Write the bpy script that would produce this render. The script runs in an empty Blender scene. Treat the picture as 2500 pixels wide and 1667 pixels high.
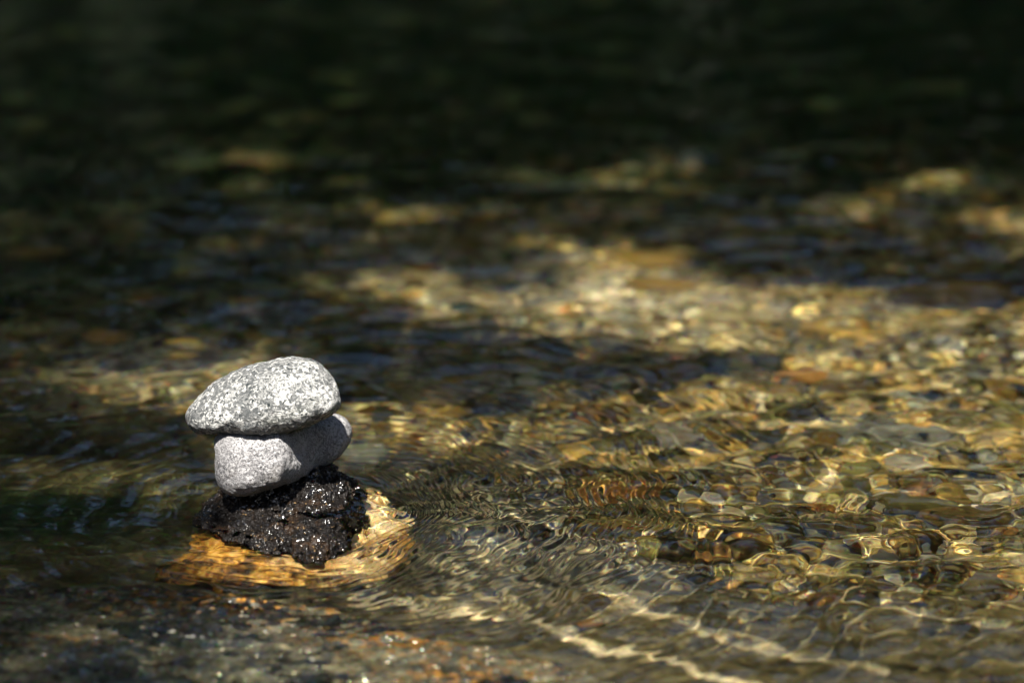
import bpy, math, random
import numpy as np
from mathutils import Vector
S = bpy.context.scene
R = math.radians
# ---------------------------------------------------------------- camera, sky, sun, exposure
CAM = np.array([0.0, -2.85, 1.05]); PITCH = R(18.0); LENS = 135.0
cd = bpy.data.cameras.new('camera'); cam = bpy.data.objects.new('camera', cd); S.collection.objects.link(cam)
cam.location = CAM; cam.rotation_euler = (R(90) - PITCH, 0, 0)
cd.lens = LENS; cd.sensor_width = 36; cd.clip_start = .05; cd.clip_end = 400
cd.dof.use_dof = True; cd.dof.focus_distance = 2.96; cd.dof.aperture_fstop = 3.2
S.camera = cam
SUN_EL, SUN_AZ = R(58), R(-14)          # azimuth measured from straight behind the camera towards the left
sun_vec = Vector((math.sin(SUN_AZ) * math.cos(SUN_EL), -math.cos(SUN_AZ) * math.cos(SUN_EL), math.sin(SUN_EL)))
w = bpy.data.worlds.new('World'); S.world = w; w.use_nodes = True
sky = w.node_tree.nodes.new('ShaderNodeTexSky'); sky.sky_type = 'NISHITA'; sky.sun_disc = False
sky.sun_elevation = SUN_EL; sky.sun_rotation = math.atan2(sun_vec.x, sun_vec.y)
w.node_tree.links.new(sky.outputs[0], w.node_tree.nodes['Background'].inputs[0])
w.node_tree.nodes['Background'].inputs[1].default_value = .06
sl = bpy.data.lights.new('sun', 'SUN'); sl.energy = 5.0; sl.angle = R(.5); sl.color = (1, .95, .87)
sl.cycles.is_caustics_light = True
so = bpy.data.objects.new('sun', sl); S.collection.objects.link(so)
so.rotation_euler = sun_vec.to_track_quat('Z', 'Y').to_euler()
S.view_settings.view_transform = 'Standard'; S.view_settings.look = 'None'
S.view_settings.exposure = 1.9; S.view_settings.gamma = 1; S.view_settings.use_curve_mapping = False
cy = S.cycles
cy.caustics_refractive = True; cy.caustics_reflective = False
cy.sample_clamp_indirect = 12.0; cy.max_bounces = 8; cy.diffuse_bounces = 2; cy.glossy_bounces = 3
cy.transmission_bounces = 6; cy.transparent_max_bounces = 8; cy.blur_glossy = 0.3
cy.use_adaptive_sampling = False
rng = np.random.default_rng(11); random.seed(5)

# ---------------------------------------------------------------- helpers
FPX = LENS / 36 * 2500
FW = np.array([0, math.cos(PITCH), -math.sin(PITCH)]); UP = np.array([0, math.sin(PITCH), math.cos(PITCH)])
def W(px, py, z=0.0):                   # point of the plane z that a photo pixel looks at
    d = np.array([(px - 1250) / FPX, 0, 0]) + FW + UP * (-(py - 833.5) / FPX)
    return CAM + d * ((z - CAM[2]) / d[2])
def B(px, py, dep):                     # the same for the bed, seen through the refracting surface
    p = W(px, py); g = p - CAM; g[2] = 0; g /= np.linalg.norm(g)
    p = p + g * dep; p[2] = -dep; return p
def seen(x, y, z):                      # where a (submerged) point appears in the photo
    gx, gy = x - CAM[0], y - CAM[1]; l = np.hypot(gx, gy); dep = np.maximum(-z, 0)
    x = x - gx / l * dep; y = y - gy / l * dep; zz = np.maximum(z, 0)
    dx, dy, dz = x - CAM[0], y - CAM[1], zz - CAM[2]
    f = dy * FW[1] + dz * FW[2]; u = dy * UP[1] + dz * UP[2]
    f = np.maximum(f, .05)
    return 1250 + FPX * dx / f, 833.5 - FPX * u / f
def _h(ix, iy, iz, s):
    h = (ix.astype(np.int64) * 374761393 + iy.astype(np.int64) * 668265263 + iz.astype(np.int64) * 2147483647 + s * 974634777) & 0xffffffff
    h = ((h ^ (h >> 13)) * 1274126177) & 0xffffffff
    h = ((h ^ (h >> 15)) * 2246822519) & 0xffffffff
    return (h ^ (h >> 16)) & 0xffff
def n2(x, y, s=0):                      # gradient noise, about -1..1
    x = np.asarray(x, float); y = np.asarray(y, float)
    ix, iy = np.floor(x), np.floor(y); fx, fy = x - ix, y - iy; ix = ix.astype(np.int64); iy = iy.astype(np.int64)
    u = fx ** 3 * (fx * (fx * 6 - 15) + 10); v = fy ** 3 * (fy * (fy * 6 - 15) + 10); z = np.zeros_like(ix)
    def g(i, j):
        a = _h(ix + i, iy + j, z, s) * (2 * math.pi / 65536); return np.cos(a) * (fx - i) + np.sin(a) * (fy - j)
    a = g(0, 0) * (1 - u) + g(1, 0) * u; b = g(0, 1) * (1 - u) + g(1, 1) * u
    return (a * (1 - v) + b * v) * 1.5
def n3(p, s=0):                         # value noise in 3-D, about -1..1
    i = np.floor(p); f = p - i; i = i.astype(np.int64); f = f * f * (3 - 2 * f); o = 0
    for a in (0, 1):
        for b in (0, 1):
            for c in (0, 1):
                wgt = (f[:, 0] if a else 1 - f[:, 0]) * (f[:, 1] if b else 1 - f[:, 1]) * (f[:, 2] if c else 1 - f[:, 2])
                o = o + wgt * (_h(i[:, 0] + a, i[:, 1] + b, i[:, 2] + c, s) / 32768 - 1)
    return o
def fbm3(p, s=0, o=4, g=.5):
    r = 0; a = 1
    for k in range(o):
        r = r + a * n3(p * 2 ** k + 17 * k, s + k); a *= g
    return r
def fbm2(x, y, s=0, o=4, g=.5):
    r = 0; a = 1
    for k in range(o):
        r = r + a * n2(x * 2 ** k + 7.3 * k, y * 2 ** k - 3.1 * k, s + k); a *= g
    return r
def sstep(a, b, x):
    t = np.clip((x - a) / (b - a), 0, 1); return t * t * (3 - 2 * t)
def blob(px, py, cx, cy_, rx, ry, ang=0):
    c, s_ = math.cos(R(ang)), math.sin(R(ang)); dx, dy = px - cx, py - cy_
    a = (dx * c + dy * s_) / rx; b = (-dx * s_ + dy * c) / ry
    return np.exp(-(a * a + b * b))
def mesh(name, v, f, smooth=True):      # f: (n,k) int array
    me = bpy.data.meshes.new(name); v = np.asarray(v, np.float32); f = np.asarray(f, np.int32); k = f.shape[1]
    me.vertices.add(len(v)); me.vertices.foreach_set('co', v.ravel())
    me.loops.add(f.size); me.loops.foreach_set('vertex_index', f.ravel())
    me.polygons.add(len(f)); me.polygons.foreach_set('loop_start', np.arange(0, f.size, k, dtype=np.int32))
    me.polygons.foreach_set('use_smooth', np.full(len(f), smooth, bool)); me.update(calc_edges=True); return me
def link(name, me, mat=None, parent=None, label=None, cat=None, group=None, kind=None, loc=None, recv=True):
    o = bpy.data.objects.new(name, me); S.collection.objects.link(o)
    if mat is not None: me.materials.append(mat)
    if parent is not None: o.parent = parent
    if loc is not None: o.location = loc
    tag(o, label, cat, group, kind)
    if recv and me is not None: o.cycles.is_caustics_receiver = True
    return o
def tag(o, label=None, cat=None, group=None, kind=None):
    for k, v in (('label', label), ('category', cat), ('group', group), ('kind', kind)):
        if v: o[k] = v
def gridfaces(nx, ny):
    i = np.arange(nx * ny).reshape(ny, nx)
    return np.stack([i[:-1, :-1], i[:-1, 1:], i[1:, 1:], i[1:, :-1]], -1).reshape(-1, 4)
_ico = {}
def ico(n):
    if n not in _ico:
        t = (1 + 5 ** .5) / 2
        v = [(-1, t, 0), (1, t, 0), (-1, -t, 0), (1, -t, 0), (0, -1, t), (0, 1, t), (0, -1, -t), (0, 1, -t), (t, 0, -1), (t, 0, 1), (-t, 0, -1), (-t, 0, 1)]
        f = [(0, 11, 5), (0, 5, 1), (0, 1, 7), (0, 7, 10), (0, 10, 11), (1, 5, 9), (5, 11, 4), (11, 10, 2), (10, 7, 6), (7, 1, 8), (3, 9, 4), (3, 4, 2), (3, 2, 6), (3, 6, 8), (3, 8, 9), (4, 9, 5), (2, 4, 11), (6, 2, 10), (8, 6, 7), (9, 8, 1)]
        v = np.array(v, float); v /= np.linalg.norm(v, axis=1)[:, None]; f = np.array(f)
        for _ in range(n):
            e = np.concatenate([f[:, [0, 1]], f[:, [1, 2]], f[:, [2, 0]]]); e.sort(1)
            u, inv = np.unique(e, axis=0, return_inverse=True); inv = inv.ravel()
            m = v[u].mean(1); m /= np.linalg.norm(m, axis=1)[:, None]; k = len(v); v = np.concatenate([v, m]); q = len(f)
            a, b, c = inv[:q] + k, inv[q:2 * q] + k, inv[2 * q:] + k
            f = np.concatenate([np.stack([f[:, 0], a, c], 1), np.stack([f[:, 1], b, a], 1), np.stack([f[:, 2], c, b], 1), np.stack([a, b, c], 1)])
        _ico[n] = (v, f)
    return _ico[n][0].copy(), _ico[n][1]
def col_attr(me, c, name='Col'):
    a = me.color_attributes.new(name, 'FLOAT_COLOR', 'POINT'); q = np.ones((len(me.vertices), 4), np.float32); q[:, :3] = c
    a.data.foreach_set('color', q.ravel())

# ---------------------------------------------------------------- material helpers
class NT:
    def __init__(s, name):
        s.m = bpy.data.materials.new(name); s.m.use_nodes = True; s.t = s.m.node_tree; s.p = s.t.nodes['Principled BSDF']; s.out = s.t.nodes['Material Output']
        s.tc = s.n('ShaderNodeTexCoord')
    def n(s, k, **kw):
        x = s.t.nodes.new(k)
        for a, b in kw.items(): setattr(x, a, b)
        return x
    def l(s, a, b): s.t.links.new(a, b)
    def noise(s, scale, detail=4, rough=.6, dist=0, co='Object'):
        x = s.n('ShaderNodeTexNoise'); x.inputs['Scale'].default_value = scale; x.inputs['Detail'].default_value = detail
        x.inputs['Roughness'].default_value = rough; x.inputs['Distortion'].default_value = dist; s.l(s.tc.outputs[co], x.inputs['Vector']); return x.outputs['Fac']
    def vor(s, scale, feat='F1', out='Distance'):
        x = s.n('ShaderNodeTexVoronoi'); x.feature = feat; x.inputs['Scale'].default_value = scale; s.l(s.tc.outputs['Object'], x.inputs['Vector']); return x.outputs[out]
    def ramp(s, f, *st):
        x = s.n('ShaderNodeValToRGB'); e = x.color_ramp.elements
        while len(e) < len(st): e.new(.5)
        for q, (pos, c) in zip(e, st): q.position = pos; q.color = (*c, 1) if len(c) == 3 else c
        s.l(f, x.inputs[0]); return x.outputs[0]
    def mix(s, f, a, b, mode='MIX'):
        x = s.n('ShaderNodeMix'); x.data_type = 'RGBA'; x.blend_type = mode
        for sock, v in ((x.inputs[0], f), (x.inputs[6], a), (x.inputs[7], b)):
            if isinstance(v, (int, float)): sock.default_value = v
            elif isinstance(v, tuple): sock.default_value = (*v, 1)
            else: s.l(v, sock)
        return x.outputs[2]
    def math(s, op, a, b=0.0):
        x = s.n('ShaderNodeMath', operation=op)
        for sock, v in ((x.inputs[0], a), (x.inputs[1], b)):
            if isinstance(v, (int, float)): sock.default_value = v
            else: s.l(v, sock)
        return x.outputs[0]
    def bump(s, h, dist, strength=1):
        x = s.n('ShaderNodeBump'); x.inputs['Distance'].default_value = dist; x.inputs['Strength'].default_value = strength
        s.l(h, x.inputs['Height']); s.l(x.outputs[0], s.p.inputs['Normal'])
    def facets(s, scale, k, coat=None):   # wet grains: every little cell leans its own way
        v = s.n('ShaderNodeTexVoronoi'); v.inputs['Scale'].default_value = scale; s.l(s.tc.outputs['Object'], v.inputs['Vector'])
        a = s.n('ShaderNodeVectorMath', operation='SUBTRACT'); s.l(v.outputs['Color'], a.inputs[0]); a.inputs[1].default_value = (.5, .5, .5)
        b = s.n('ShaderNodeVectorMath', operation='SCALE'); s.l(a.outputs[0], b.inputs[0]); b.inputs['Scale'].default_value = k
        g = s.n('ShaderNodeNewGeometry'); c = s.n('ShaderNodeVectorMath', operation='ADD'); s.l(g.outputs['Normal'], c.inputs[0]); s.l(b.outputs[0], c.inputs[1])
        d = s.n('ShaderNodeVectorMath', operation='NORMALIZE'); s.l(c.outputs[0], d.inputs[0]); s.l(d.outputs[0], s.p.inputs['Coat Normal'])
    def fin(s, col=None, rough=None, spec=None):
        if col is not None:
            s.p.inputs['Base Color'].default_value = (*col, 1) if isinstance(col, tuple) else (0, 0, 0, 1)
            if not isinstance(col, tuple): s.l(col, s.p.inputs['Base Color'])
        if rough is not None:
            if isinstance(rough, (int, float)): s.p.inputs['Roughness'].default_value = rough
            else: s.l(rough, s.p.inputs['Roughness'])
        if spec is not None: s.p.inputs['Specular IOR Level'].default_value = spec
        return s.m
def mat_granite(name, white, grey, dark, scale, cover, bumpd, stain):
    t = NT(name)
    a = t.noise(scale, 5, .66, .9); k = t.vor(scale * 1.5, out='Color'); k2 = t.vor(scale * 3.2, out='Color')
    sep = t.n('ShaderNodeSeparateColor'); t.l(k, sep.inputs[0]); sep2 = t.n('ShaderNodeSeparateColor'); t.l(k2, sep2.inputs[0])
    big = t.noise(24, 3, .6); big2 = t.noise(38, 2, .5, .5)
    m = t.math('ADD', t.math('MULTIPLY', a, 1.0), t.math('MULTIPLY', sep.outputs[0], .16))
    m = t.math('ADD', m, t.math('MULTIPLY', t.math('SUBTRACT', big, .5), .5))
    fine = t.noise(scale * 3.2, 3, .7)
    m2 = t.math('ADD', t.math('MULTIPLY', t.noise(scale * 2.2, 4, .7), .8), t.math('MULTIPLY', sep2.outputs[1], .22))
    pa = t.ramp(m, (cover - .03, (0, 0, 0)), (cover + .035, (1, 1, 1)))
    pb = t.ramp(m2, (.47, (0, 0, 0)), (.58, (.8, .8, .8)))
    patch = t.mix(t.ramp(big2, (.54, (0, 0, 0)), (.66, (1, 1, 1))), pa, pb)
    g = t.mix(t.ramp(fine, (.40, (0, 0, 0)), (.62, (1, 1, 1))), dark, grey)
    g = t.mix(t.ramp(sep.outputs[1], (.0, (0, 0, 0)), (1, (.5, .5, .5))), g, tuple((p + q) / 2 for p, q in zip(white, grey)))
    wv = t.mix(t.ramp(fine, (.3, (0, 0, 0)), (.58, (1, 1, 1))), tuple(c * .62 for c in white), white)
    c = t.mix(patch, g, wv)
    c = t.mix(t.ramp(t.noise(15, 4, .6, 1.0), (.56, (0, 0, 0)), (.72, (.45, .45, .45))), c, stain)
    pit = t.ramp(t.noise(scale * 1.1, 2, .5), (.30, (1, 1, 1)), (.38, (0, 0, 0)))
    c = t.mix(pit, c, tuple(d * .8 for d in dark))
    hh = t.math('ADD', t.math('MULTIPLY', a, 1.2), t.math('ADD', t.math('MULTIPLY', fine, .5), t.math('MULTIPLY', t.noise(scale * .45, 3, .6), 1.5)))
    t.bump(hh, bumpd)
    return t.fin(c, .7, .3)
M_top = mat_granite('speckled_granite', (.47, .47, .455), (.07, .073, .077), (.017, .024, .026), 270, .612, .0034, (.15, .155, .12))
M_mid = mat_granite('fine_granite', (.40, .392, .395), (.16, .156, .16), (.04, .04, .044), 460, .56, .0024, (.24, .21, .17))

def mat_crust():
    t = NT('wet_black_algae')
    a = t.noise(300, 1, .5, .6); b = t.noise(60, 3, .6)
    c = t.mix(t.ramp(b, (.52, (0, 0, 0)), (.70, (1, 1, 1))), (.005, .004, .0035), (.022, .012, .006))
    c = t.mix(t.ramp(a, (.70, (0, 0, 0)), (.76, (1, 1, 1))), c, (.14, .09, .04))
    t.bump(t.math('MULTIPLY', a, t.ramp(t.noise(70, 2, .5), (.38, (.25, .25, .25)), (.62, (1, 1, 1)))), .008)
    t.facets(400, 1.1); t.l(t.ramp(t.noise(75, 3, .6), (.44, (0, 0, 0)), (.56, (1, 1, 1))), t.p.inputs['Coat Weight']); t.p.inputs['Coat Roughness'].default_value = .14
    return t.fin(c, .5, .1)
M_crust = mat_crust()
def mat_tan():
    t = NT('tan_boulder')
    a = t.noise(70, 5, .65, .6); b = t.noise(18, 3, .6)
    c = t.ramp(a, (.30, (.38, .22, .08)), (.40, (.60, .40, .18)), (.49, (.76, .56, .30)), (.60, (.88, .76, .55)))
    c = t.mix(t.ramp(b, (.54, (0, 0, 0)), (.66, (.8, .8, .8))), c, (.36, .17, .03))
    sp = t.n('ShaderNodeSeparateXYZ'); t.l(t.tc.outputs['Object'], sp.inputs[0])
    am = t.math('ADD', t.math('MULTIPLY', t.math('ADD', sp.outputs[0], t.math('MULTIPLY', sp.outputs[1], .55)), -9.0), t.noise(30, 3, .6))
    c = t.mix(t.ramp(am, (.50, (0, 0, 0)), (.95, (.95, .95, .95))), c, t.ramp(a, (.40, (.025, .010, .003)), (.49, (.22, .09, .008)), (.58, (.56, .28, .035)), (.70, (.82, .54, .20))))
    t.bump(a, .003)
    return t.fin(c, .5, .3)
M_tan = mat_tan()
def mat_slab():
    t = NT('dark_ledge_rock'); at = t.n('ShaderNodeVertexColor', layer_name='Col')
    a = t.noise(70, 6, .7, .5)
    c = t.mix(1.0, at.outputs[0], t.ramp(a, (.34, (.22, .22, .22)), (.5, (.85, .85, .85)), (.68, (1.9, 1.85, 1.7))), 'MULTIPLY')
    t.bump(t.math('ADD', a, t.math('MULTIPLY', t.noise(260, 2, .5), .5)), .004)
    t.facets(210, 1.2); t.p.inputs['Coat Weight'].default_value = 1.0; t.p.inputs['Coat Roughness'].default_value = .2
    return t.fin(c, .4, .3)
M_slab = mat_slab()
def mat_bed():
    t = NT('streambed_rock')
    at = t.n('ShaderNodeVertexColor', layer_name='Col')
    a = t.noise(60, 6, .7, .4)
    c = t.mix(1.0, at.outputs[0], t.ramp(a, (.3, (.35, .35, .35)), (.5, (.9, .9, .9)), (.7, (1.7, 1.65, 1.5))), 'MULTIPLY')
    t.bump(a, .004)
    return t.fin(c, .6, .3)
M_bed = mat_bed()
PEB = {  # kind: (dark, light)
    'golden': ((.26, .17, .04), (.70, .50, .17)),
    'cream': ((.52, .45, .26), (.86, .79, .58)),
    'olive': ((.11, .11, .035), (.34, .33, .14)),
    'orange': ((.40, .19, .05), (.74, .42, .15)),
    'grey': ((.16, .18, .17), (.42, .45, .42)),
    'white': ((.58, .54, .47), (.86, .83, .76)),
    'brown': ((.05, .038, .016), (.19, .14, .055)),
    'shaded': ((.008, .016, .006), (.035, .058, .024)),  # far pool shade put into the pebble colour
}
def mat_peb(k):
    t = NT(k + '_pebble'); d, l = PEB[k]
    a = t.noise(90, 5, .65, .5)
    oi = t.n('ShaderNodeObjectInfo')
    c = t.ramp(a, (.32, d), (.66, l))
    c = t.mix(1.0, c, t.ramp(oi.outputs['Random'], (0, (.16, .15, .12)), (.45, (.5, .46, .4)), (1, (1.12, 1.08, 1.0))), 'MULTIPLY')
    t.bump(a, .002)
    return t.fin(c, .5, .3)
M_peb = {k: mat_peb(k) for k in PEB}
def mat_water():
    t = NT('clear_water'); t.t.nodes.remove(t.p); prev = None
    for c, i in (((.68, .66, .55, 1), 1.334), ((.32, 0, 0, 1), 1.316), ((0, .32, 0, 1), 1.333), ((0, 0, .30, 1), 1.356)):
        b = t.n('ShaderNodeBsdfRefraction'); b.inputs['Color'].default_value = c; b.inputs['IOR'].default_value = i; b.inputs['Roughness'].default_value = 0
        if prev is None: prev = b.outputs[0]
        else:
            ad = t.n('ShaderNodeAddShader'); t.l(prev, ad.inputs[0]); t.l(b.outputs[0], ad.inputs[1]); prev = ad.outputs[0]
    g = t.n('ShaderNodeBsdfGlossy'); g.inputs['Roughness'].default_value = 0
    fr = t.n('ShaderNodeFresnel'); fr.inputs[0].default_value = 1.333
    mx = t.n('ShaderNodeMixShader'); t.l(fr.outputs[0], mx.inputs[0]); t.l(prev, mx.inputs[1]); t.l(g.outputs[0], mx.inputs[2]); t.l(mx.outputs[0], t.out.inputs[0])
    return t.m
M_water = mat_water()
def mat_simple(name, c1, c2, sc, rough=.7):
    t = NT(name); a = t.noise(sc, 4, .6); return t.fin(t.ramp(a, (.35, c1), (.65, c2)), rough, .3)
M_bark = mat_simple('bark', (.03, .022, .015), (.09, .07, .05), 8)
def mat_leaf():
    t = NT('leaves'); at = t.n('ShaderNodeVertexColor', layer_name='Col')
    return t.fin(at.outputs[0], .55, .3)
M_leaf = mat_leaf()

# ---------------------------------------------------------------- the stream bed and the water surface
def axis(segs, grow, lim):              # segs: [(start, end, step)]; then growing steps out to +-lim
    a = [segs[0][0]]
    for s0, s1, st in segs:
        n = max(1, int(round((s1 - s0) / st))); a += list(s0 + (s1 - s0) * (np.arange(n) + 1) / n)
    st = segs[-1][2]
    while a[-1] < lim[1]: st *= grow; a.append(a[-1] + st)
    b = []; st = segs[0][2]; v = segs[0][0]
    while v > lim[0]: st *= grow; v -= st; b.append(v)
    return np.array(b[::-1] + a)
ROCK = W(690, 1262)                     # middle of the wet rock at the waterline
def depth(x, y):
    px, py = seen(x, y, np.full_like(x, -.05))
    d = .045 + .05 * sstep(-.1, .9, y) + .10 * sstep(.6, 2.2, y)
    d = d + .10 * blob(px, py, 150, 600, 700, 330) + .05 * blob(px, py, 1150, 830, 420, 110)
    d = d - .02 * blob(px, py, 2300, 980, 450, 220) - .012 * blob(px, py, 1250, 1320, 380, 130) - .04 * blob(px, py, 1500, 680, 500, 110)
    d = d + .02 * blob(px, py, 2050, 1330, 330, 90)
    d = d - .025 * sstep(1500, 1660, py + .12 * (px - 1250) * -1)
    d = d + .012 * fbm2(x * 7, y * 7, 3, 4) + .004 * fbm2(x * 40, y * 40, 9, 3)
    bank = sstep(5.5, 9, y) * (y - 4.5) * .35 + sstep(3.2, 6, np.abs(x)) * (np.abs(x) - 2.5) * .4 + sstep(-5, -8, y) * (-y - 4) * .35
    return -np.maximum(d, .012) + bank * (1 + .25 * fbm2(x * .5, y * .5, 21, 3))
gx = axis([(-.72, .72, .003)], 1.12, (-40, 40)); gy = axis([(-.75, .8, .003), (.8, 2.2, .008)], 1.10, (-40, 60))
X, Y = np.meshgrid(gx, gy); Z = depth(X, Y)
me = mesh('stream_bed', np.stack([X, Y, Z], -1).reshape(-1, 3), gridfaces(len(gx), len(gy)))
x, y, z = X.ravel(), Y.ravel(), Z.ravel(); px, py = seen(x, y, np.minimum(z, 0))
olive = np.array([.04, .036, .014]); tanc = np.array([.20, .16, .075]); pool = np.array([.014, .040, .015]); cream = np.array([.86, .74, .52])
base = olive[None] * np.ones((len(x), 1))
k = np.clip(.5 + .9 * fbm2(x * 9, y * 9, 31, 4), 0, 1)[:, None]; base = base * (1 - k) + tanc * k
lit = np.clip(blob(px, py, 1500, 680, 520, 110, 5) + blob(px, py, 1250, 640, 300, 60, 8) + blob(px, py, 1950, 800, 280, 70, 5), 0, 1)[:, None]  # sunlit far band, painted paler into the bed colour
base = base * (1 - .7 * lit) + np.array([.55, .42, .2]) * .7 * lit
pk = np.clip(1.1 * sstep(620, 420, py) + 1.0 * blob(px, py, 250, 700, 650, 170), 0, 1)[:, None]; base = base * (1 - .85 * pk) + pool * .85 * pk  # far shade and deep-water darkness painted into the bed colour
fg = sstep(1440, 1560, py)[:, None]; st = (.5 + .5 * fbm2((x + y * .35) * 14, (y - x * .25) * 60, 44, 4)).clip(0, 1)[:, None]
base = base * (1 - fg) + fg * (np.array([.035, .032, .018]) * (1 - st) + np.array([.15, .125, .066]) * st)
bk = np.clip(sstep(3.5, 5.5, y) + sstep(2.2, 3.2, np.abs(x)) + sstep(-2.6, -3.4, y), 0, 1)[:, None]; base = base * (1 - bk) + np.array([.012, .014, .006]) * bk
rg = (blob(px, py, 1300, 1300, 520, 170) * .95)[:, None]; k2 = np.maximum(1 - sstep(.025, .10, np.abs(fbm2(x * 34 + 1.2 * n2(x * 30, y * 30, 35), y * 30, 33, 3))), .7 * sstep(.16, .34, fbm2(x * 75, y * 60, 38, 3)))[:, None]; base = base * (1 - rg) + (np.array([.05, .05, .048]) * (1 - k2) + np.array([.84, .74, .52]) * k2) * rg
sx_, sy_ = px + 45 * fbm2(x * 16, y * 16, 36, 3), py + 16 * fbm2(x * 22, y * 22, 37, 3)
slt = (sstep(.42, .60, np.maximum(blob(sx_, sy_, 1530, 1408, 260, 62, 10), blob(sx_, sy_, 1900, 1492, 120, 16, 6))) + .75 * sstep(.35, .75, blob(sx_, sy_, 1170, 1345, 270, 95)))[:, None] * (1 - .85 * k2); base = base * (1 - .85 * slt) + np.array([.085, .085, .082]) * .85 * slt
dl = np.clip(1.2 * blob(px, py, 60, 1260, 430, 90), 0, 1)[:, None]; base = base * (1 - dl * .9) + pool * dl * .9  # shade and dark reflection at the left painted into the bed
def near_line(px, py, pts):
    best = np.full(px.shape, 1e9); wd = np.zeros(px.shape)
    for (ax, ay, aw), (bx, by, bw) in zip(pts[:-1], pts[1:]):
        dx, dy = bx - ax, (by - ay); t = np.clip(((px - ax) * dx + (py - ay) * dy * 4) / (dx * dx + dy * dy * 4), 0, 1)
        d = np.hypot(px - ax - t * dx, (py - ay - t * dy) * 2.0); u = d < best; best = np.where(u, d, best); wd = np.where(u, aw + (bw - aw) * t, wd)
    return best / wd
jx = px + 18 * fbm2(x * 40, y * 40, 50, 3); jy = py + 9 * fbm2(x * 40, y * 40, 57, 3)
VEIN = [(860, 1450, 19), (1000, 1474, 15), (1130, 1492, 15), (1250, 1502, 10), (1320, 1518, 16), (1375, 1534, 22), (1400, 1562, 17), (1480, 1588, 11), (1570, 1594, 11), (1660, 1618, 13), (1730, 1650, 18), (1860, 1690, 16)]
vn = 1 - sstep(.7, 1.15, near_line(jx, jy, VEIN))
for pts, a in (([(1480, 1430, 16), (1600, 1500, 18), (1720, 1540, 18), (1850, 1560, 12)], .6), ([(1560, 1500, 12), (1900, 1590, 16), (2150, 1640, 10)], .45), ([(1950, 1420, 14), (2200, 1490, 16), (2450, 1530, 10)], .35), ([(1700, 1290, 14), (1800, 1390, 16), (1960, 1450, 12)], .4)):
    vn = np.maximum(vn, a * (1 - sstep(.6, 1.2, near_line(jx, jy, pts))))
vn = vn[:, None]; base = base * (1 - vn) + cream * vn
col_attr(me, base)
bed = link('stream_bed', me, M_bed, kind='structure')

def waves(x, y):
    rx, ry = x - ROCK[0], y - ROCK[1] - .01
    th = np.arctan2(ry, rx)
    r = np.hypot(rx, ry)
    dist = np.hypot(x - CAM[0], y - CAM[1])
    right = .5 + .5 * np.cos(th + .15)                    # 1 upstream (right), 0 behind the rock
    # stationary capillary rings piled against the current, swept back behind the rock
    re = r + .022 * n2(x * 11, y * 11, 1) + .006 * n2(x * 34, y * 34, 2) + .0012 * n2(x * 90, y * 90, 22) - .03 * (1 - right) * sstep(.05, .3, r)
    r0 = .088
    q = np.maximum(re - r0, 0)
    lam0, g = .0068, .045                                  # wavelength grows outwards
    ph = 2 * np.pi / g * np.log1p(g * q / lam0); lam = lam0 + g * q
    env = (.14 + .80 * right ** 1.5) * np.exp(-q / (.06 + .21 * right)) * sstep(.0, .02, re - r0 + .004)
    env = env * np.clip(.6 + 1.0 * n2(x * 15, y * 15, 5), .30, 1.4)
    h = env * lam / (2 * np.pi) * np.sin(ph)
    re2 = r + .02 * n2(x * 9 + 4, y * 9, 7)
    h = h + .12 * np.exp(-re2 / .45) * .026 / 6.28 * np.sin(2 * np.pi * re2 / .026) * sstep(.07, .12, r)
    # the swollen rim of water on the upstream side of the rock and a meniscus around it
    h = h + .0075 * sstep(.098, .066, re) * right + .0035 * sstep(.085, .05, r)
    h = h + .0024 * sstep(.11, .075, r) * n2(x * 62, y * 62, 8) * right + .00022 * sstep(.12, .08, r) * n2(x * 150, y * 150, 9)
    # humps added to tilt the surface so that it mirrors the sky
    hp = W(1480, 1385); h = h + .0135 * np.exp(-((x - hp[0] + .25 * (y - hp[1])) / .12) ** 2 - ((y - hp[1] - .045) / .07) ** 2)
    hp = W(1130, 1390); h = h + .006 * np.exp(-((x - hp[0]) / .05) ** 2 - ((y - hp[1] - .03) / .045) ** 2)
    # chop
    nearf = np.exp(-((y - 0.0) / .9) ** 2)
    rgt = sstep(-.15, .35, x + .1 * y)
    a1 = (.35 + .65 * rgt) * (1 - .5 * sstep(-.17, -.27, y))
    farf = np.exp(-np.maximum(dist - 3.3, 0) * 1.5)
    for (s, sl, sd) in ((15, .18, 11), (32, .38, 12), (60, .20, 13), (118, .06, 14)):
        ss = s * (1.0 if s < 20 else 1)
        fade = 1 if s < 20 else np.exp(-np.maximum(dist - 3.2, 0) * (s / 60))
        c, sn = math.cos(.25 * (sd - 12.5)), math.sin(.25 * (sd - 12.5))
        h = h + a1 * farf * fade * sl / (ss * 2.6) * n2((x * c - y * sn) * ss * .62 + .35 * n2(x * ss * .6, y * ss * .6, sd + 40), (x * sn + y * c) * ss * 1.0, sd)
    h = h + .05 * farf / (7 * 2.6) * n2(x * 7, y * 9, 15)
    # long streaks left behind the rock and over the ledge
    h = h + .05 * (1 - rgt) / (48 * 2.6) * n2(x * 16, y * 60, 16)
    ledge = blob(*seen(x, y, np.zeros_like(x)), 500, 1620, 900, 160)
    h = h + ledge * (.14 / (95 * 2.6) * n2(x * 70, y * 110, 17) + .10 / (200 * 2.6) * n2(x * 200, y * 200, 18))
    return h * np.exp(-np.maximum(dist - 12, 0) / 6)
gx = axis([(-.72, -.46, .0022), (-.46, .46, .00125), (.46, .72, .0022)], 1.12, (-38, 38)); gy = axis([(-.66, .42, .00125), (.42, 1.0, .0025), (1.0, 2.2, .006)], 1.10, (-38, 55))
X, Y = np.meshgrid(gx, gy); Z = waves(X, Y)
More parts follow.
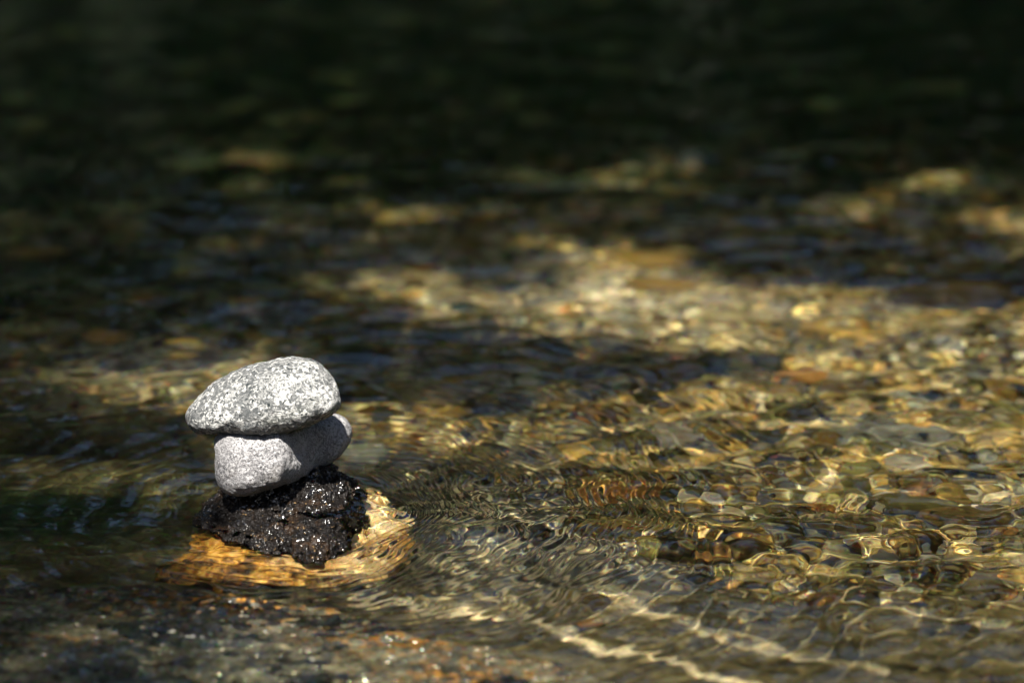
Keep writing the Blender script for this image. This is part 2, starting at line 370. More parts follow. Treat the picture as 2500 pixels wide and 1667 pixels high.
me = mesh('water', np.stack([X, Y, Z], -1).reshape(-1, 3), gridfaces(len(gx), len(gy)))
water = link('water', me, M_water, kind='structure', recv=False); water.cycles.is_caustics_caster = True

# ---------------------------------------------------------------- the two balanced stones and the rock they stand on
ZX = lambda p: (350 + p[0] * .4146, 800 + p[1] * .4146)
def outlined(outline, dist, depth_r, n, shift=lambda u, v: 0, dpow=1.0, rpow=.85, zoom=True, noise=()):
    """a rounded body whose outline is given in photo pixels, at distance `dist` along the view, half-thickness `depth_r` metres"""
    pts = np.array([ZX(p) if zoom else p for p in outline]); c = (pts.max(0) + pts.min(0)) / 2
    m = dist / FPX
    rel = (pts - c) * [m, -m]
    ang = np.arctan2(rel[:, 1], rel[:, 0]); rad = np.hypot(rel[:, 0], rel[:, 1]); o = np.argsort(ang); ang, rad = ang[o], rad[o]
    fine = np.linspace(-np.pi, np.pi, 721)
    rr = np.interp(fine, np.concatenate([[ang[-1] - 2 * np.pi], ang, [ang[0] + 2 * np.pi]]), np.concatenate([[rad[-1]], rad, [rad[0]]]))
    ker = np.exp(-np.linspace(-2, 2, 17) ** 2); ker /= ker.sum(); rr = np.convolve(np.concatenate([rr[-9:-1], rr, rr[1:9]]), ker, 'valid')
    v, f = ico(n)
    phi = np.arctan2(v[:, 1], v[:, 0]); rho = np.hypot(v[:, 0], v[:, 1])
    R0 = np.interp(phi, fine, rr)
    u = R0 * rho ** rpow * np.cos(phi); w_ = R0 * rho ** rpow * np.sin(phi)
    # a plain ellipsoid underneath the outline keeps the pole region smooth
    D = depth_r * np.sign(v[:, 2]) * np.abs(v[:, 2]) ** dpow
    un, wn = u / rr.max(), w_ / rr.max()
    cen = CAM + (np.array([(c[0] - 1250) / FPX, 0, 0]) + FW + UP * (-(c[1] - 833.5) / FPX)) * dist
    D = D + shift(un, wn)
    P = u[:, None] * np.array([1, 0, 0]) + w_[:, None] * UP + D[:, None] * (-FW)
    for fr, am, sd in noise:
        a_, b_, c_ = P[f[:, 0]], P[f[:, 1]], P[f[:, 2]]; fn = np.cross(b_ - a_, c_ - a_)
        nrm = np.stack([sum(np.bincount(f[:, q], fn[:, k], len(P)) for q in range(3)) for k in range(3)], 1); nrm /= np.linalg.norm(nrm, axis=1)[:, None] + 1e-12
        if (nrm * P).sum() < 0: nrm = -nrm
        P = P + nrm * (am * fbm3(P * fr + 50, sd, 3))[:, None]
    return cen, P, f
DS = float(np.linalg.norm(ROCK - CAM)) + .0
top_out = [(245, 520), (250, 552), (262, 580), (300, 612), (360, 626), (450, 625), (560, 628), (680, 630), (800, 618), (900, 600), (1000, 572), (1090, 528), (1140, 490), (1162, 440), (1160, 385), (1130, 320), (1090, 265), (1040, 215), (990, 190), (920, 182), (840, 183), (740, 200), (640, 222), (560, 245), (480, 280), (400, 325), (340, 380), (290, 440), (255, 490)]
mid_out = [(447, 640), (440, 720), (443, 800), (450, 870), (465, 920), (500, 955), (560, 972), (640, 968), (740, 945), (850, 910), (930, 880), (1000, 850), (1060, 815), (1120, 775), (1170, 720), (1200, 670), (1208, 610), (1190, 565), (1150, 535), (1110, 522), (1040, 540), (900, 575), (700, 600), (560, 605), (480, 618)]
c, P, f = outlined(top_out, DS - .020, .042, 6, shift=lambda u, v: .014 * u - .024 * v, dpow=.75, noise=((22, .0012, 1), (70, .0011, 2), (190, .0005, 3)))
o = link('granite_stone', mesh('granite_stone', P, f), M_top, loc=c, label='large pale stone with white and dark grey speckles balanced on top of the stack', cat='stone', recv=False)
c, P, f = outlined(mid_out, DS + .004, .030, 6, shift=lambda u, v: .030 - .075 * sstep(-.05, .75, u) - .006 * v, dpow=.7, noise=((26, .0012, 5), (80, .0009, 6), (220, .0004, 7)))
o = link('granite_stone', mesh('granite_stone', P, f), M_mid, loc=c, label='smaller smooth light grey stone wedged between the speckled top stone and the wet black rock', cat='stone', recv=False)
crust_out = [(330, 1118), (352, 1068), (385, 1025), (425, 990), (470, 950), (600, 935), (800, 905), (950, 870), (1040, 820), (1085, 812), (1130, 848), (1200, 895), (1255, 945), (1283, 1020), (1278, 1090), (1290, 1160), (1245, 1250), (1190, 1320), (1100, 1385), (1000, 1350), (880, 1305), (700, 1290), (560, 1250), (450, 1205), (370, 1165)]
c, P, f = outlined(crust_out, DS + .004, .034, 7, shift=lambda u, v: -.17 * np.minimum(v, 0) - .05 * np.maximum(v, 0) - .008 * u + .030 * np.exp(-((u - .62) / .3) ** 2 - ((v + .22) / .28) ** 2), rpow=.9, noise=((24, .006, 11), (80, .0034, 12), (200, .0019, 13), (430, .0009, 14)))
boulder_c = B(750, 1318, .030)
v, f2 = ico(6)
Pb = v * np.array([.081, .096, .030]); Pb[:, 2] = np.where(v[:, 2] > 0, np.sign(v[:, 2]) * np.abs(v[:, 2]) ** .8 * .026, Pb[:, 2])
Pb[:, 1] -= .35 * np.maximum(-Pb[:, 0] - .02, 0)
Pb[:, 2] += .003 * np.exp(-((Pb[:, 0] - .045) / .03) ** 2 - ((Pb[:, 1] + .01) / .05) ** 2) * (v[:, 2] > 0)
Pb[:, 0] -= .034 * sstep(.02, .07, -Pb[:, 1]) * sstep(-.01, .06, -Pb[:, 0])
Pb = Pb + v * (.015 * fbm3(v * 2.4 + 9, 3, 3) + .004 * fbm3(v * 9, 4, 3))[:, None] * [1, 1, .45]
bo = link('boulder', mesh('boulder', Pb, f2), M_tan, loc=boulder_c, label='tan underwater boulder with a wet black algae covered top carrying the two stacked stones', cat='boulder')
cr = link('algae_crust', mesh('algae_crust', P, f), M_crust, parent=bo, label='wet glistening black crust above the waterline')
cr.location = Vector(c) - Vector(boulder_c)

# the dark ledge lying just under and at the surface in the foreground
gx = np.linspace(-.75, .16, 420); gy = np.linspace(-.95, -.02, 430); X, Y = np.meshgrid(gx, gy)
px, py = seen(X, Y, np.full_like(X, -.01))
edge = np.interp(px, [-700, 0, 350, 600, 850, 1000, 1250, 1500, 1900], [1395, 1400, 1420, 1440, 1476, 1520, 1570, 1640, 1760]) + 14 * fbm2(X * 18, Y * 18, 71, 3)
inside = sstep(-22, 26, py - edge)
top = -.0085 + .0055 * fbm2(X * 11, Y * 11, 61, 3) + .0042 * fbm2(X * 45, Y * 45, 64, 4) + .0055 * blob(px, py, 680, 1480, 300, 28) + .003 * blob(px, py, 250, 1560, 500, 60) - .009 * blob(px, py, 771, 1492, 55, 18)
Z = top * inside + -.075 * (1 - inside)
Z = Z + inside * (.0042 * np.maximum(n2(X * 130, Y * 130, 66), 0) + .002 * n2(X * 260, Y * 260, 67)); Z = np.where(Z > 0, .006 * np.tanh(Z / .006), Z)
Vt = np.stack([X, Y, Z], -1).reshape(-1, 3); Vb = np.stack([X, Y, np.full_like(X, -.09)], -1).reshape(-1, 3); nx, ny = len(gx), len(gy); ft = gridfaces(nx, ny); n0 = len(Vt)
idx = np.arange(n0).reshape(ny, nx); ring = np.concatenate([idx[0, :-1], idx[:-1, -1], idx[-1, :0:-1], idx[:0:-1, 0]]); nxt = np.roll(ring, -1)
side = np.stack([nxt, ring, ring + n0, nxt + n0], 1)
me = mesh('flat_rock', np.concatenate([Vt, Vb]), np.concatenate([ft, ft[:, ::-1] + n0, side]))
q = (.5 + .8 * fbm2(X * 16, Y * 30, 68, 4)).clip(0, 1).ravel()[:, None]; cs_ = np.array([.06, .058, .042]) * (1 - q) + np.array([.22, .215, .17]) * q
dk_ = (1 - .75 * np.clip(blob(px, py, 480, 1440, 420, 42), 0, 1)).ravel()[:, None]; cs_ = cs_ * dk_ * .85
ru = np.clip(blob(px, py, 600, 1475, 330, 40) + blob(px, py, 1000, 1560, 230, 30) + .5 * blob(px, py, 100, 1570, 160, 25) + .8 * blob(px, py, 1150, 1650, 200, 40), 0, 1) * sstep(-.02, .28, fbm2(X * 110, Y * 110, 69, 3)); ru = ru.ravel()[:, None]
cs_ = cs_ * (1 - ru) + np.array([.42, .19, .025]) * ru
pa = np.clip(blob(px, py, 590, 1570, 120, 9, 4) + .7 * blob(px, py, 170, 1410, 190, 12) * (n2(X * 120, Y * 120, 70) > 0), 0, 1).ravel()[:, None]; cs_ = cs_ * (1 - pa) + np.array([.6, .58, .5]) * pa
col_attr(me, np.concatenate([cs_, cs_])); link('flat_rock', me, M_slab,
     label='dark rusty ledge awash at the surface along the bottom left in front of the stack', cat='rock')

# ---------------------------------------------------------------- pebbles and gravel
def pebble_mesh(seed, sub=3):
    v, f = ico(sub); r_ = np.random.default_rng(seed); p = np.sign(v) * np.abs(v) ** r_.uniform(.7, .95)
    n_ = 1 + .16 * fbm3(v * 1.3 + seed * 3.7, seed, 2) + .04 * fbm3(v * 4 + seed, seed + 3, 2)
    return p * n_[:, None] * .5, f
variants = [pebble_mesh(s) for s in range(14)]
def bedz(x, y): return float(depth(np.array([x]), np.array([y]))[0])
pm = {}
def place_pebble(kind, px_, py_, wpx, aspect=.65, flat=.5, rz=None, label=None, group=None, cat='pebble', name='pebble', lift=.25, dep=None):
    d = .06
    for _ in range(4):
        p = B(px_, py_, d); d = -bedz(p[0], p[1])
    scale = np.linalg.norm(p - CAM) / FPX; L = wpx * scale
    i = random.randrange(14); key = (kind, i)
    if key not in pm:
        me_ = mesh('pebble', *variants[i]); me_.materials.append(M_peb[kind]); pm[key] = me_
    o = bpy.data.objects.new(name, pm[key]); S.collection.objects.link(o); o.cycles.is_caustics_receiver = True
    o.scale = (L, L * aspect, L * flat); z_ = -d + L * flat * lift
    p2 = p if dep is None else B(px_, py_, dep)
    o.location = (p2[0], p2[1], z_); o.rotation_euler = (random.uniform(-.2, .2), random.uniform(-.2, .2), random.uniform(0, 6.28) if rz is None else rz)
    tag(o, label, cat, group); return o
# stones one can point to
SPEC = [
    ('cream', 1800, 785, 270, .35, .28, .05, 'long pale flat stone lying underwater at the right end of the bright far band'),
    ('golden', 2050, 812, 230, .4, .3, -.08, 'long peach tan flat stone at the right end of the bright far band'),
    ('golden', 1585, 640, 210, .55, .4, .0, 'blurred amber cobble in the middle of the bright far band'),
    ('golden', 1620, 700, 190, .5, .4, .1, 'blurred amber stone just in front of the amber cobble in the far band'),
    ('orange', 370, 733, 88, .5, .4, .0, 'lone salmon pebble glowing in the dark water left of the stack'),
    ('cream', 610, 386, 120, .4, .3, .0, 'lone pale yellow pebble in the darkest far water at upper left'),
    ('golden', 85, 612, 150, .4, .3, .0, 'lone tan pebble in the dark water at the left edge'),
    ('white', 500, 668, 95, .35, .3, .0, 'lone pale grey pebble in the dark water above the salmon one'),
    ('cream', 870, 612, 80, .7, .5, .0, 'blurred round beige pebble at the left tip of the bright far band'),
    ('brown', 2330, 720, 330, .55, .42, .05, 'large brown rounded stone near the right edge beyond the shallows'),
    ('grey', 2160, 1075, 300, .6, .25, -.05, 'broad grey green flat stone in the right hand shallows'),
    ('olive', 2230, 1230, 200, .6, .35, .1, 'dark olive flat stone under the ripples at right'),
    ('cream', 1765, 1262, 150, .6, .35, .2, 'pale golden flat stone with bright edges under the clear ripples right of centre'),
    ('cream', 1680, 1215, 110, .55, .35, .5, 'small pale golden stone behind the pale flat stone with bright edges'),
    ('cream', 2030, 1275, 160, .45, .3, -.1, 'pale slanting flat stone under the ripples at right'),
    ('golden', 2180, 1395, 120, .5, .4, .2, 'amber stone among black gaps at lower right'),
    ('orange', 2260, 1425, 110, .5, .45, -.2, 'rust orange stone among black gaps at lower right'),
    ('cream', 2360, 1368, 150, .4, .35, .1, 'pale stone among black gaps near the right edge'),
    ('grey', 2150, 1350, 110, .6, .4, .3, 'blue grey stone glinting among black gaps at lower right'),
    ('golden', 1900, 1365, 90, .4, .3, -.3, 'small bright yellow wedge shaped stone at lower right'),
    ('golden', 480, 850, 150, .5, .35, .1, 'tan stone in the blurred lit patch just behind the stack'),
    ('cream', 330, 905, 130, .6, .4, .1, 'beige stone in the blurred lit patch left of the stack'),
    ('orange', 430, 868, 80, .7, .5, .0, 'small orange stone in the blurred lit patch behind the stack'),
    ('white', 330, 950, 80, .5, .4, .3, 'small whitish stone nearest the camera in the blurred lit patch left of the stack'),
    ('brown', 2370, 1260, 230, .5, .3, .0, 'brown flat stone at the right edge under the ripples'),
    ('cream', 1280, 905, 120, .5, .35, .1, 'beige stone at the left end of the lit gravel right of the stack'),
    ('golden', 1480, 870, 160, .5, .35, .1, 'gold stone on the far edge of the lit gravel'),
    ('orange', 1440, 1525, 60, .5, .4, .0, 'small orange pebble beside the pale vein in the foreground rock'),
]
taken = []
for kd, a, b, wp, asp, fl, rz, lb in SPEC:
    place_pebble(kd, a, b, wp, asp, fl, rz, lb, name='pebble' if wp < 140 else 'cobble', cat='pebble' if wp < 140 else 'stone', lift=.3); taken.append((a, b, wp))
kinds = ['golden', 'cream', 'olive', 'orange', 'grey', 'white', 'brown']; probs = np.array([.28, .25, .19, .05, .07, .06, .10]); cnt = 0; tries = 0
WORD = {'shaded': 'dark shade tinted', 'grey': 'grey green', 'white': 'whitish'}
ANCH = [(SPEC[i][1], SPEC[i][2], n_) for i, n_ in ((0, 'the long pale flat stone'), (1, 'the long peach stone'), (2, 'the blurred amber cobble'), (4, 'the lone salmon pebble'), (5, 'the lone pale yellow pebble'), (6, 'the lone tan pebble'),
        (8, 'the blurred beige pebble'), (9, 'the large brown stone'), (10, 'the broad grey green stone'), (11, 'the dark olive flat stone'), (12, 'the golden stone with bright edges'), (14, 'the pale slanting stone'),
        (16, 'the rust orange stone'), (20, 'the tan stone behind the stack'), (24, 'the brown flat stone'), (25, 'the beige stone right of the stack'), (26, 'the gold stone on the gravel edge'))]
used = {}
def zone(px_, py_):                     # how thickly larger pebbles lie
    return float(np.clip(blob(px_, py_, 2000, 1050, 560, 330) + blob(px_, py_, 1500, 690, 640, 120, 6) + .8 * blob(px_, py_, 1450, 980, 450, 120) + .9 * blob(px_, py_, 350, 860, 360, 110) + .16, 0, 1) * (1 if py_ < 1440 else .25))
def shade_tint(px_, py_):                    # deep far pool: shade darkened into pebble and gravel colour, spared at sun spots
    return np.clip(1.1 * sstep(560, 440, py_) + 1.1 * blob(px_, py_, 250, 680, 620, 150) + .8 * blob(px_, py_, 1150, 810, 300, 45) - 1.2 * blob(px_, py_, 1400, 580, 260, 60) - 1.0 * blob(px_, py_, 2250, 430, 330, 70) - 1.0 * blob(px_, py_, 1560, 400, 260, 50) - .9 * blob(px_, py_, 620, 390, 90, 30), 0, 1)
while cnt < 265 and tries < 20000:
    tries += 1
    a = random.uniform(-40, 2540); b = 330 + 1150 * random.random() ** .8
    if random.random() > zone(a, b): continue
    if (b > 1130 and a < 1480) or blob(a, b, 1530, 1408, 260, 62, 10) > .3 or (b > 1000 and a < 450): continue
    wp = random.choice((50, 60, 70, 85, 105, 130)) * (1.5 if b > 1080 else 1.2 if b > 900 else .95)
    if any(abs(a - q[0]) < (wp + q[2]) * .40 and abs(b - q[1]) < (wp + q[2]) * .15 for q in taken): continue
    taken.append((a, b, wp)); cnt += 1
    kd = 'shaded' if random.random() < shade_tint(a, b) else ('cream', 'white', 'golden', 'cream', 'orange')[random.randrange(5)] if blob(a, b, 1450, 720, 520, 70, 5) > .4 else kinds[rng.choice(7, p=probs)]  # darkest kind stands in for shade, paler kinds for the sunlit band
    asp = random.uniform(.45, .8); W_ = WORD.get(kd, kd)
    size = 'small' if wp < 75 else 'middle sized' if wp < 110 else 'large'; shp = 'narrow' if asp < .56 else 'oval' if asp < .7 else 'roundish'
    q = min(ANCH, key=lambda t_: abs(t_[0] - a) + 2 * abs(t_[1] - b)); dx, dy = a - q[0], (b - q[1]) * 2
    far = 'just' if abs(dx) + abs(dy) < 180 else 'a little way' if abs(dx) + abs(dy) < 380 else 'well'
    if abs(dx) > 1.6 * abs(dy): rel_ = 'right of' if dx > 0 else 'left of'
    elif abs(dy) > 1.6 * abs(dx): rel_ = 'in front of' if dy > 0 else 'behind'
    else: rel_ = ('in front and ' if dy > 0 else 'behind and ') + ('right of' if dx > 0 else 'left of')
    _k = [f'{size} {shp} {W_} pebble {far} {rel_} {q[2]}']
    used[_k[0]] = used.get(_k[0], 0) + 1
    if used[_k[0]] > 1: cnt -= 1; taken.pop(); continue
    lb = f'{size} {shp} {W_} pebble {far} {rel_} {q[2]}'; lb = ' '.join(lb.split()[:16])
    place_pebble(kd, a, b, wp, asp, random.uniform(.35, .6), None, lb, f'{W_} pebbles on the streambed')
# the finer gravel between them: one mass
v0, f0 = ico(2); Vs, Fs, Cs = [], [], []; off = 0; tries = 0; pal = np.array([(np.array(PEB[k][0]) * .5 + np.array(PEB[k][1]) * .5) for k in kinds])
NG = 15000
A = rng.uniform(-250, 2750, NG * 3); Bb = 250 + 1300 * rng.random(NG * 3) ** 1.05
zz = np.clip(blob(A, Bb, 2050, 1050, 700, 360) + blob(A, Bb, 1500, 680, 700, 150, 6) + .8 * blob(A, Bb, 1450, 1020, 520, 160) + .9 * blob(A, Bb, 330, 860, 420, 120) + .3, 0, 1)
ok = (rng.random(NG * 3) < zz) & ((Bb < 1100) | (A > 1400) | ((rng.random(NG * 3) < .05) & (A > 1250))) & ((A > 420) | (Bb < 1010)) & (blob(A, Bb, 1530, 1408, 260, 62, 10) < .35) & (Bb < 1420 + .04 * (A - 1250) * 0 + 60 * rng.random(NG * 3)); A, Bb = A[ok][:NG], Bb[ok][:NG]
dd = np.full(len(A), .06)
for _ in range(4):
    D_ = np.stack([(A - 1250) / FPX, FW[1] + UP[1] * -(Bb - 833.5) / FPX, FW[2] + UP[2] * -(Bb - 833.5) / FPX], 1); Pp = CAM + D_ * (-CAM[2] / D_[:, 2])[:, None]
    g_ = Pp - CAM; g_[:, 2] = 0; g_ /= np.linalg.norm(g_, axis=1)[:, None]; Pp = Pp + g_ * dd[:, None]; dd = -depth(Pp[:, 0], Pp[:, 1])
nG = len(A); Lg = rng.uniform(.006, .019, nG) * (.75 + .12 * np.linalg.norm(Pp - CAM, axis=1)); Lg *= np.where(rng.random(nG) < .2, 1.4, 1)
rz = rng.uniform(0, 6.28, nG); base_v = np.stack([pebble_mesh(s, 2)[0] for s in range(10)]); vi = rng.integers(0, 10, nG)
Vg = base_v[vi] * np.stack([Lg, Lg * rng.uniform(.5, .9, nG), Lg * rng.uniform(.35, .65, nG)], 1)[:, None, :]
cs, sn = np.cos(rz)[:, None], np.sin(rz)[:, None]; Vg = np.stack([Vg[..., 0] * cs - Vg[..., 1] * sn, Vg[..., 0] * sn + Vg[..., 1] * cs, Vg[..., 2]], -1)
Vg = Vg + np.stack([Pp[:, 0], Pp[:, 1], -dd + Lg * .12], 1)[:, None, :]
Fg = (f0[None] + (np.arange(nG) * len(v0))[:, None, None]).reshape(-1, 3)
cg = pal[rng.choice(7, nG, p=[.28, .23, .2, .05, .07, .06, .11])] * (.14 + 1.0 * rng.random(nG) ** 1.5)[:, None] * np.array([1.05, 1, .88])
sl_ = shade_tint(A, Bb)[:, None]; cg = cg * (1 - .93 * sl_) + np.array([.016, .038, .014]) * .93 * sl_  # gravel colour pulled down to the painted pool shade
br_ = np.clip(blob(A, Bb, 1450, 715, 520, 60, 5) + .8 * blob(A, Bb, 400, 885, 210, 50), 0, 1)[:, None]; pn = fbm2(Pp[:, 0] * 13, Pp[:, 1] * 13, 97, 3)[:, None]; pc = np.where(pn > .22, np.array([.50, .37, .14]), np.where(pn > -.05, np.array([.17, .15, .06]), np.array([.035, .033, .016])))  # sunlight on the far band and lit patch painted as paler gravel
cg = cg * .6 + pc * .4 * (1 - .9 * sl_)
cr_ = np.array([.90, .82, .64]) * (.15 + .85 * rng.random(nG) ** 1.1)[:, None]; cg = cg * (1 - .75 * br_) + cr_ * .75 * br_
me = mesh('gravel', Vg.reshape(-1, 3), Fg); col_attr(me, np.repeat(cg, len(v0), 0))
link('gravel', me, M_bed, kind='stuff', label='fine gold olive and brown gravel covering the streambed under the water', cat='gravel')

# ---------------------------------------------------------------- leafy boughs overhead (they throw the dappled shade) and the wooded bank
def leaf_quads(C, size, tint, tilt=.9):
    n = len(C); a = rng.normal(size=(n, 3)); a[:, 2] *= tilt; a /= np.linalg.norm(a, axis=1)[:, None]; b = rng.normal(size=(n, 3)); b -= (b * a).sum(1)[:, None] * a; b /= np.linalg.norm(b, axis=1)[:, None]
    c_ = np.cross(a, b); L = size * rng.uniform(.7, 1.3, n)[:, None]
    V = np.stack([C + a * L, C + b * L * .45 + c_ * L * .12, C - a * L, C - b * L * .45 + c_ * L * .12], 1).reshape(-1, 3)
    F = np.arange(n * 4).reshape(-1, 4); col = np.repeat(tint * rng.uniform(.6, 1.4, n)[:, None], 4, 0); return V, F, col
def shade(x, y):                        # share of sun that the boughs let through to the water here
    px, py = seen(x, y, np.zeros_like(x))
    px = px + 60 * n2(x * 7, y * 7, 81); py = py + 22 * n2(x * 9, y * 9, 82)
    m = 1.3 * sstep(1150, 1500, px + .8 * (py - 900)) * sstep(860, 940, py + .02 * (px - 1500))
    m = m + 1.2 * sstep(1750, 2100, px) * sstep(650, 720, py)
    for a in ((1330, 730, 380, 46, 8), (1010, 675, 190, 32, 6), (1560, 660, 170, 52, 10), (1400, 575, 210, 32, 8), (1850, 780, 340, 60, 5), (2150, 700, 300, 50, 0), (1500, 750, 230, 36, 6),
              (500, 855, 210, 46, 0), (330, 915, 190, 48, 0), (130, 840, 90, 30, 0), (1050, 1000, 250, 60, 0), (1200, 1180, 420, 120, 0), (700, 1180, 300, 200, 0), (760, 1380, 330, 55, 0), (900, 1480, 260, 40, 0),
              (300, 1130, 260, 36, 0)):
        m = m + 1.6 * blob(px, py, *a)
    for a in ((600, 385, 65, 14, 0), (1330, 385, 150, 18, 4), (1640, 370, 110, 24, 0), (1650, 425, 140, 20, 0), (2250, 405, 150, 28, 0), (2060, 455, 130, 26, 0), (2420, 490, 140, 36, 0), (950, 470, 180, 20, 0), (360, 735, 50, 12, 0), (500, 670, 55, 12, 0),
              (80, 612, 80, 12, 0), (590, 700, 90, 10, 0), (1350, 480, 70, 10, 0)):
        m = m + 1.7 * blob(px, py, *a)
    m = m + .55 * blob(px, py, 680, 330, 420, 170)
    m = m + .85 * sstep(1430, 1500, py) * sstep(-300, 900, px) - .5 * blob(px, py, 1200, 800, 300, 22, 4) - .9 * blob(px, py, 150, 1290, 330, 70) - .5 * blob(px, py, 1100, 600, 120, 20)
    return np.clip(m, 0, 1.1)
sv = np.array(sun_vec)
n = 90000; gxr = rng.uniform(-2.6, 2.8, n); gyr = rng.uniform(-.62, 4.6, n)
keep = rng.random(n) > shade(gxr, gyr) * 1.02
gxr, gyr = gxr[keep], gyr[keep]; hh = rng.uniform(2.6, 3.5, len(gxr)) + .35 * n2(gxr * 1.3, gyr * 1.3, 91)
C = np.stack([gxr, gyr, np.zeros_like(gxr)], 1) + sv[None] * (hh / sv[2])[:, None]
from bpy import data as D
def tube(pts, r0, r1, seg=8):
    V, F = [], []; n = len(pts)
    for i, p in enumerate(pts):
        d = (pts[min(i + 1, n - 1)] - pts[max(i - 1, 0)]); d /= np.linalg.norm(d); s_ = np.cross(d, [0, 0, 1.0]); s_ = s_ / (np.linalg.norm(s_) + 1e-9) if np.linalg.norm(s_) > .05 else np.array([1., 0, 0]); t_ = np.cross(s_, d)
        r = r0 + (r1 - r0) * i / (n - 1)
        for k in range(seg): V.append(p + r * (math.cos(6.2832 * k / seg) * s_ + math.sin(6.2832 * k / seg) * t_))
    for i in range(n - 1):
        for k in range(seg): F.append((i * seg + k, i * seg + (k + 1) % seg, (i + 1) * seg + (k + 1) % seg, (i + 1) * seg + k))
    return np.array(V), np.array(F)
def limb(p, q, r0, r1, sag=.3, n=10):
    p, q = np.array(p, float), np.array(q, float); t = np.linspace(0, 1, n)[:, None]
    return tube(p + (q - p) * t + np.array([0, 0, 1]) * (sag * np.sin(np.pi * t)) + rng.normal(0, .03, (n, 3)), r0, r1)
def join(parts):
    V, F, o_ = [], [], 0
    for v_, f_ in parts: V.append(v_); F.append(f_ + o_); o_ += len(v_)
    return np.concatenate(V), np.concatenate(F)
# four overhanging trees, rooted on the side banks, share the canopy between them
roots = [(-5.2, -1.4, 'left'), (-5.4, 1.6, 'left'), (5.3, -1.8, 'right'), (5.5, 1.2, 'right')]
own = np.argmin(np.stack([np.abs(C[:, 0] - (-1.2 if r_[0] < 0 else 1.3)) * 1.0 + np.abs(C[:, 1] - (r_[1] + .3)) * 1.0 for r_ in roots], 0), 0)
LT = ['leafy tree on the left bank nearer the camera leaning its boughs over the stream', 'leafy tree on the left bank farther upstream leaning over the pool', 'leafy tree on the right bank nearer the camera leaning its boughs over the stream', 'leafy tree on the right bank farther upstream leaning over the pool']
for i, (rx_, ry_, sd) in enumerate(roots):
    z0 = bedz(rx_, ry_); e = D.objects.new('overhanging_tree', None); S.collection.objects.link(e); e.location = (rx_, ry_, z0); tag(e, LT[i], 'tree', 'trees leaning over the stream')
    Q = C[own == i]; rel = np.array([rx_, ry_, z0])
    V, F, cl = leaf_quads(Q - rel, .048, np.array([[.022, .044, .012]])); me = mesh('crown', V, F); col_attr(me, cl); link('crown', me, M_leaf, parent=e, recv=False)
    parts = [limb((0, 0, -.2), (0, 0, 3.4), .22, .13, 0)]
    for k in range(6):
        tgt = Q[rng.integers(len(Q))] - rel; tgt[2] += .05; parts.append(limb((0, 0, 2.3 + .2 * k), tgt, .07, .015, .25, 12))
    link('trunk', mesh('trunk', *join(parts)), M_bark, parent=e, recv=False)
# wooded far bank: mirrored in the water
def make_tree(h, rad, seed):
    r_ = np.random.default_rng(seed); cl = []
    for k in range(60):
        a = r_.uniform(0, 6.28); zc = h * r_.uniform(.12, 1); rr = rad * (1 - .55 * abs(zc / h - .45)) * r_.uniform(.2, 1); c_ = np.array([math.cos(a) * rr, math.sin(a) * rr, zc])
        cl.append(c_ + r_.normal(0, .38, (90, 3)) * [1, 1, .7])
    V, F, co_ = leaf_quads(np.concatenate(cl), .16, np.array([[.015, .030, .009]])); m1 = mesh('crown', V, F); col_attr(m1, co_); m1.materials.append(M_leaf)
    parts = [limb((0, 0, -.3), (.2, 0, h * .9), .2, .04, 0)] + [limb((0, 0, h * q), (math.cos(q * 20) * rad * .7, math.sin(q * 20) * rad * .7, h * (q + .15)), .06, .02, .1) for q in (.25, .4, .55, .7)]
    m2 = mesh('trunk', *join(parts)); m2.materials.append(M_bark); return m1, m2
ub = rng.uniform([-14, 4.9], [14, 12.5], (60000, 2)); ub = ub[(ub[:, 1] > 5.6 + .5 * np.sin(ub[:, 0]))]
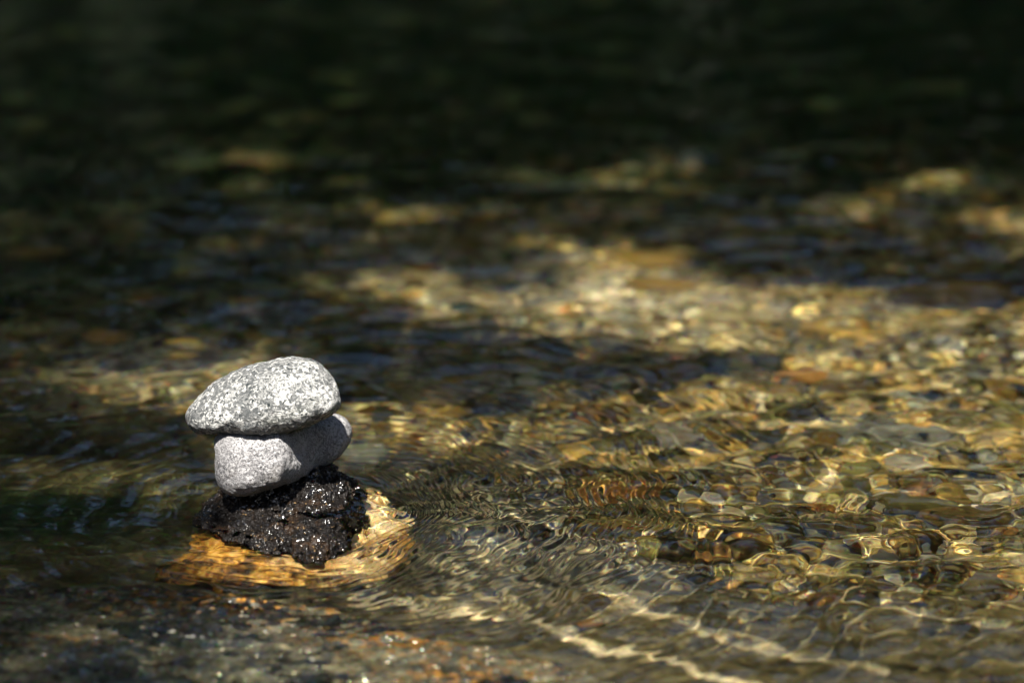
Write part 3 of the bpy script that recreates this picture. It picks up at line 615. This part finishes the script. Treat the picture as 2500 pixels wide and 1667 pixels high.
V, F, cl = leaf_quads(np.stack([ub[:, 0], ub[:, 1], depth(ub[:, 0], ub[:, 1]) + rng.uniform(0, .45, len(ub)) * (1 + .6 * n2(ub[:, 0], ub[:, 1], 95))], 1), .10, np.array([[.011, .022, .007]]))
me = mesh('undergrowth', V, F); col_attr(me, cl); link('undergrowth', me, M_leaf, kind='stuff', label='dark leafy undergrowth covering the far bank below the trees', cat='undergrowth', recv=False)
tm = [make_tree(8, 1.9, 1), make_tree(6.5, 2.1, 2), make_tree(10, 2.2, 3)]
BT = [(-9.5, 9.5, 1.1, 2), (-7.0, 8.6, 1.0, 0), (-4.6, 9.4, 1.15, 2), (-3.3, 8.8, 1.0, 0), (-3.4, 10.2, 1.1, 2), (1.0, 9.3, .36, 1), (3.0, 9.6, .40, 1), (5.0, 9.2, .95, 0), (6.3, 8.9, 1.1, 2), (8.8, 9.8, 1.0, 0), (3.2, 12.5, .28, 1), (0.2, 12.5, .26, 0), (-8.2, 11.5, 1.0, 0), (-3.5, 11.6, 1.2, 2), (5.3, 11.2, 1.0, 0), (1.7, 11.0, .28, 1), (7.6, 11.4, 1.2, 2), (-2.9, 12, 1.1, 2), (-6, 12.5, 1.3, 2), (6.5, 12.8, 1.3, 2)]
BW = {}
for row, lo, hi in (('front', 0, 10.3), ('second', 10.3, 12.2), ('rear', 12.2, 20)):
    ids = sorted((i for i, t_ in enumerate(BT) if lo <= t_[1] < hi), key=lambda i: BT[i][0])
    for n_, i in enumerate(ids): BW[i] = ('first', 'second', 'third', 'fourth', 'fifth', 'sixth', 'seventh', 'eighth', 'ninth', 'tenth', 'eleventh', 'twelfth')[n_] + f' from left in the {row} row'
for i, (a, b, s_, k) in enumerate(BT):
    e = D.objects.new('bank_tree', None); S.collection.objects.link(e); e.location = (a, b, bedz(a, b)); e.scale = (1, 1, s_); e.rotation_euler = (0, 0, i * 1.3)
    tag(e, f'{"tall" if s_ >= .9 else "low"} dark green leafy bank tree beyond the pool, ' + BW[i], 'tree', 'trees on the far bank')
    for nm, m_ in zip(('crown', 'trunk'), tm[k]): o = D.objects.new(nm, m_); S.collection.objects.link(o); o.parent = e
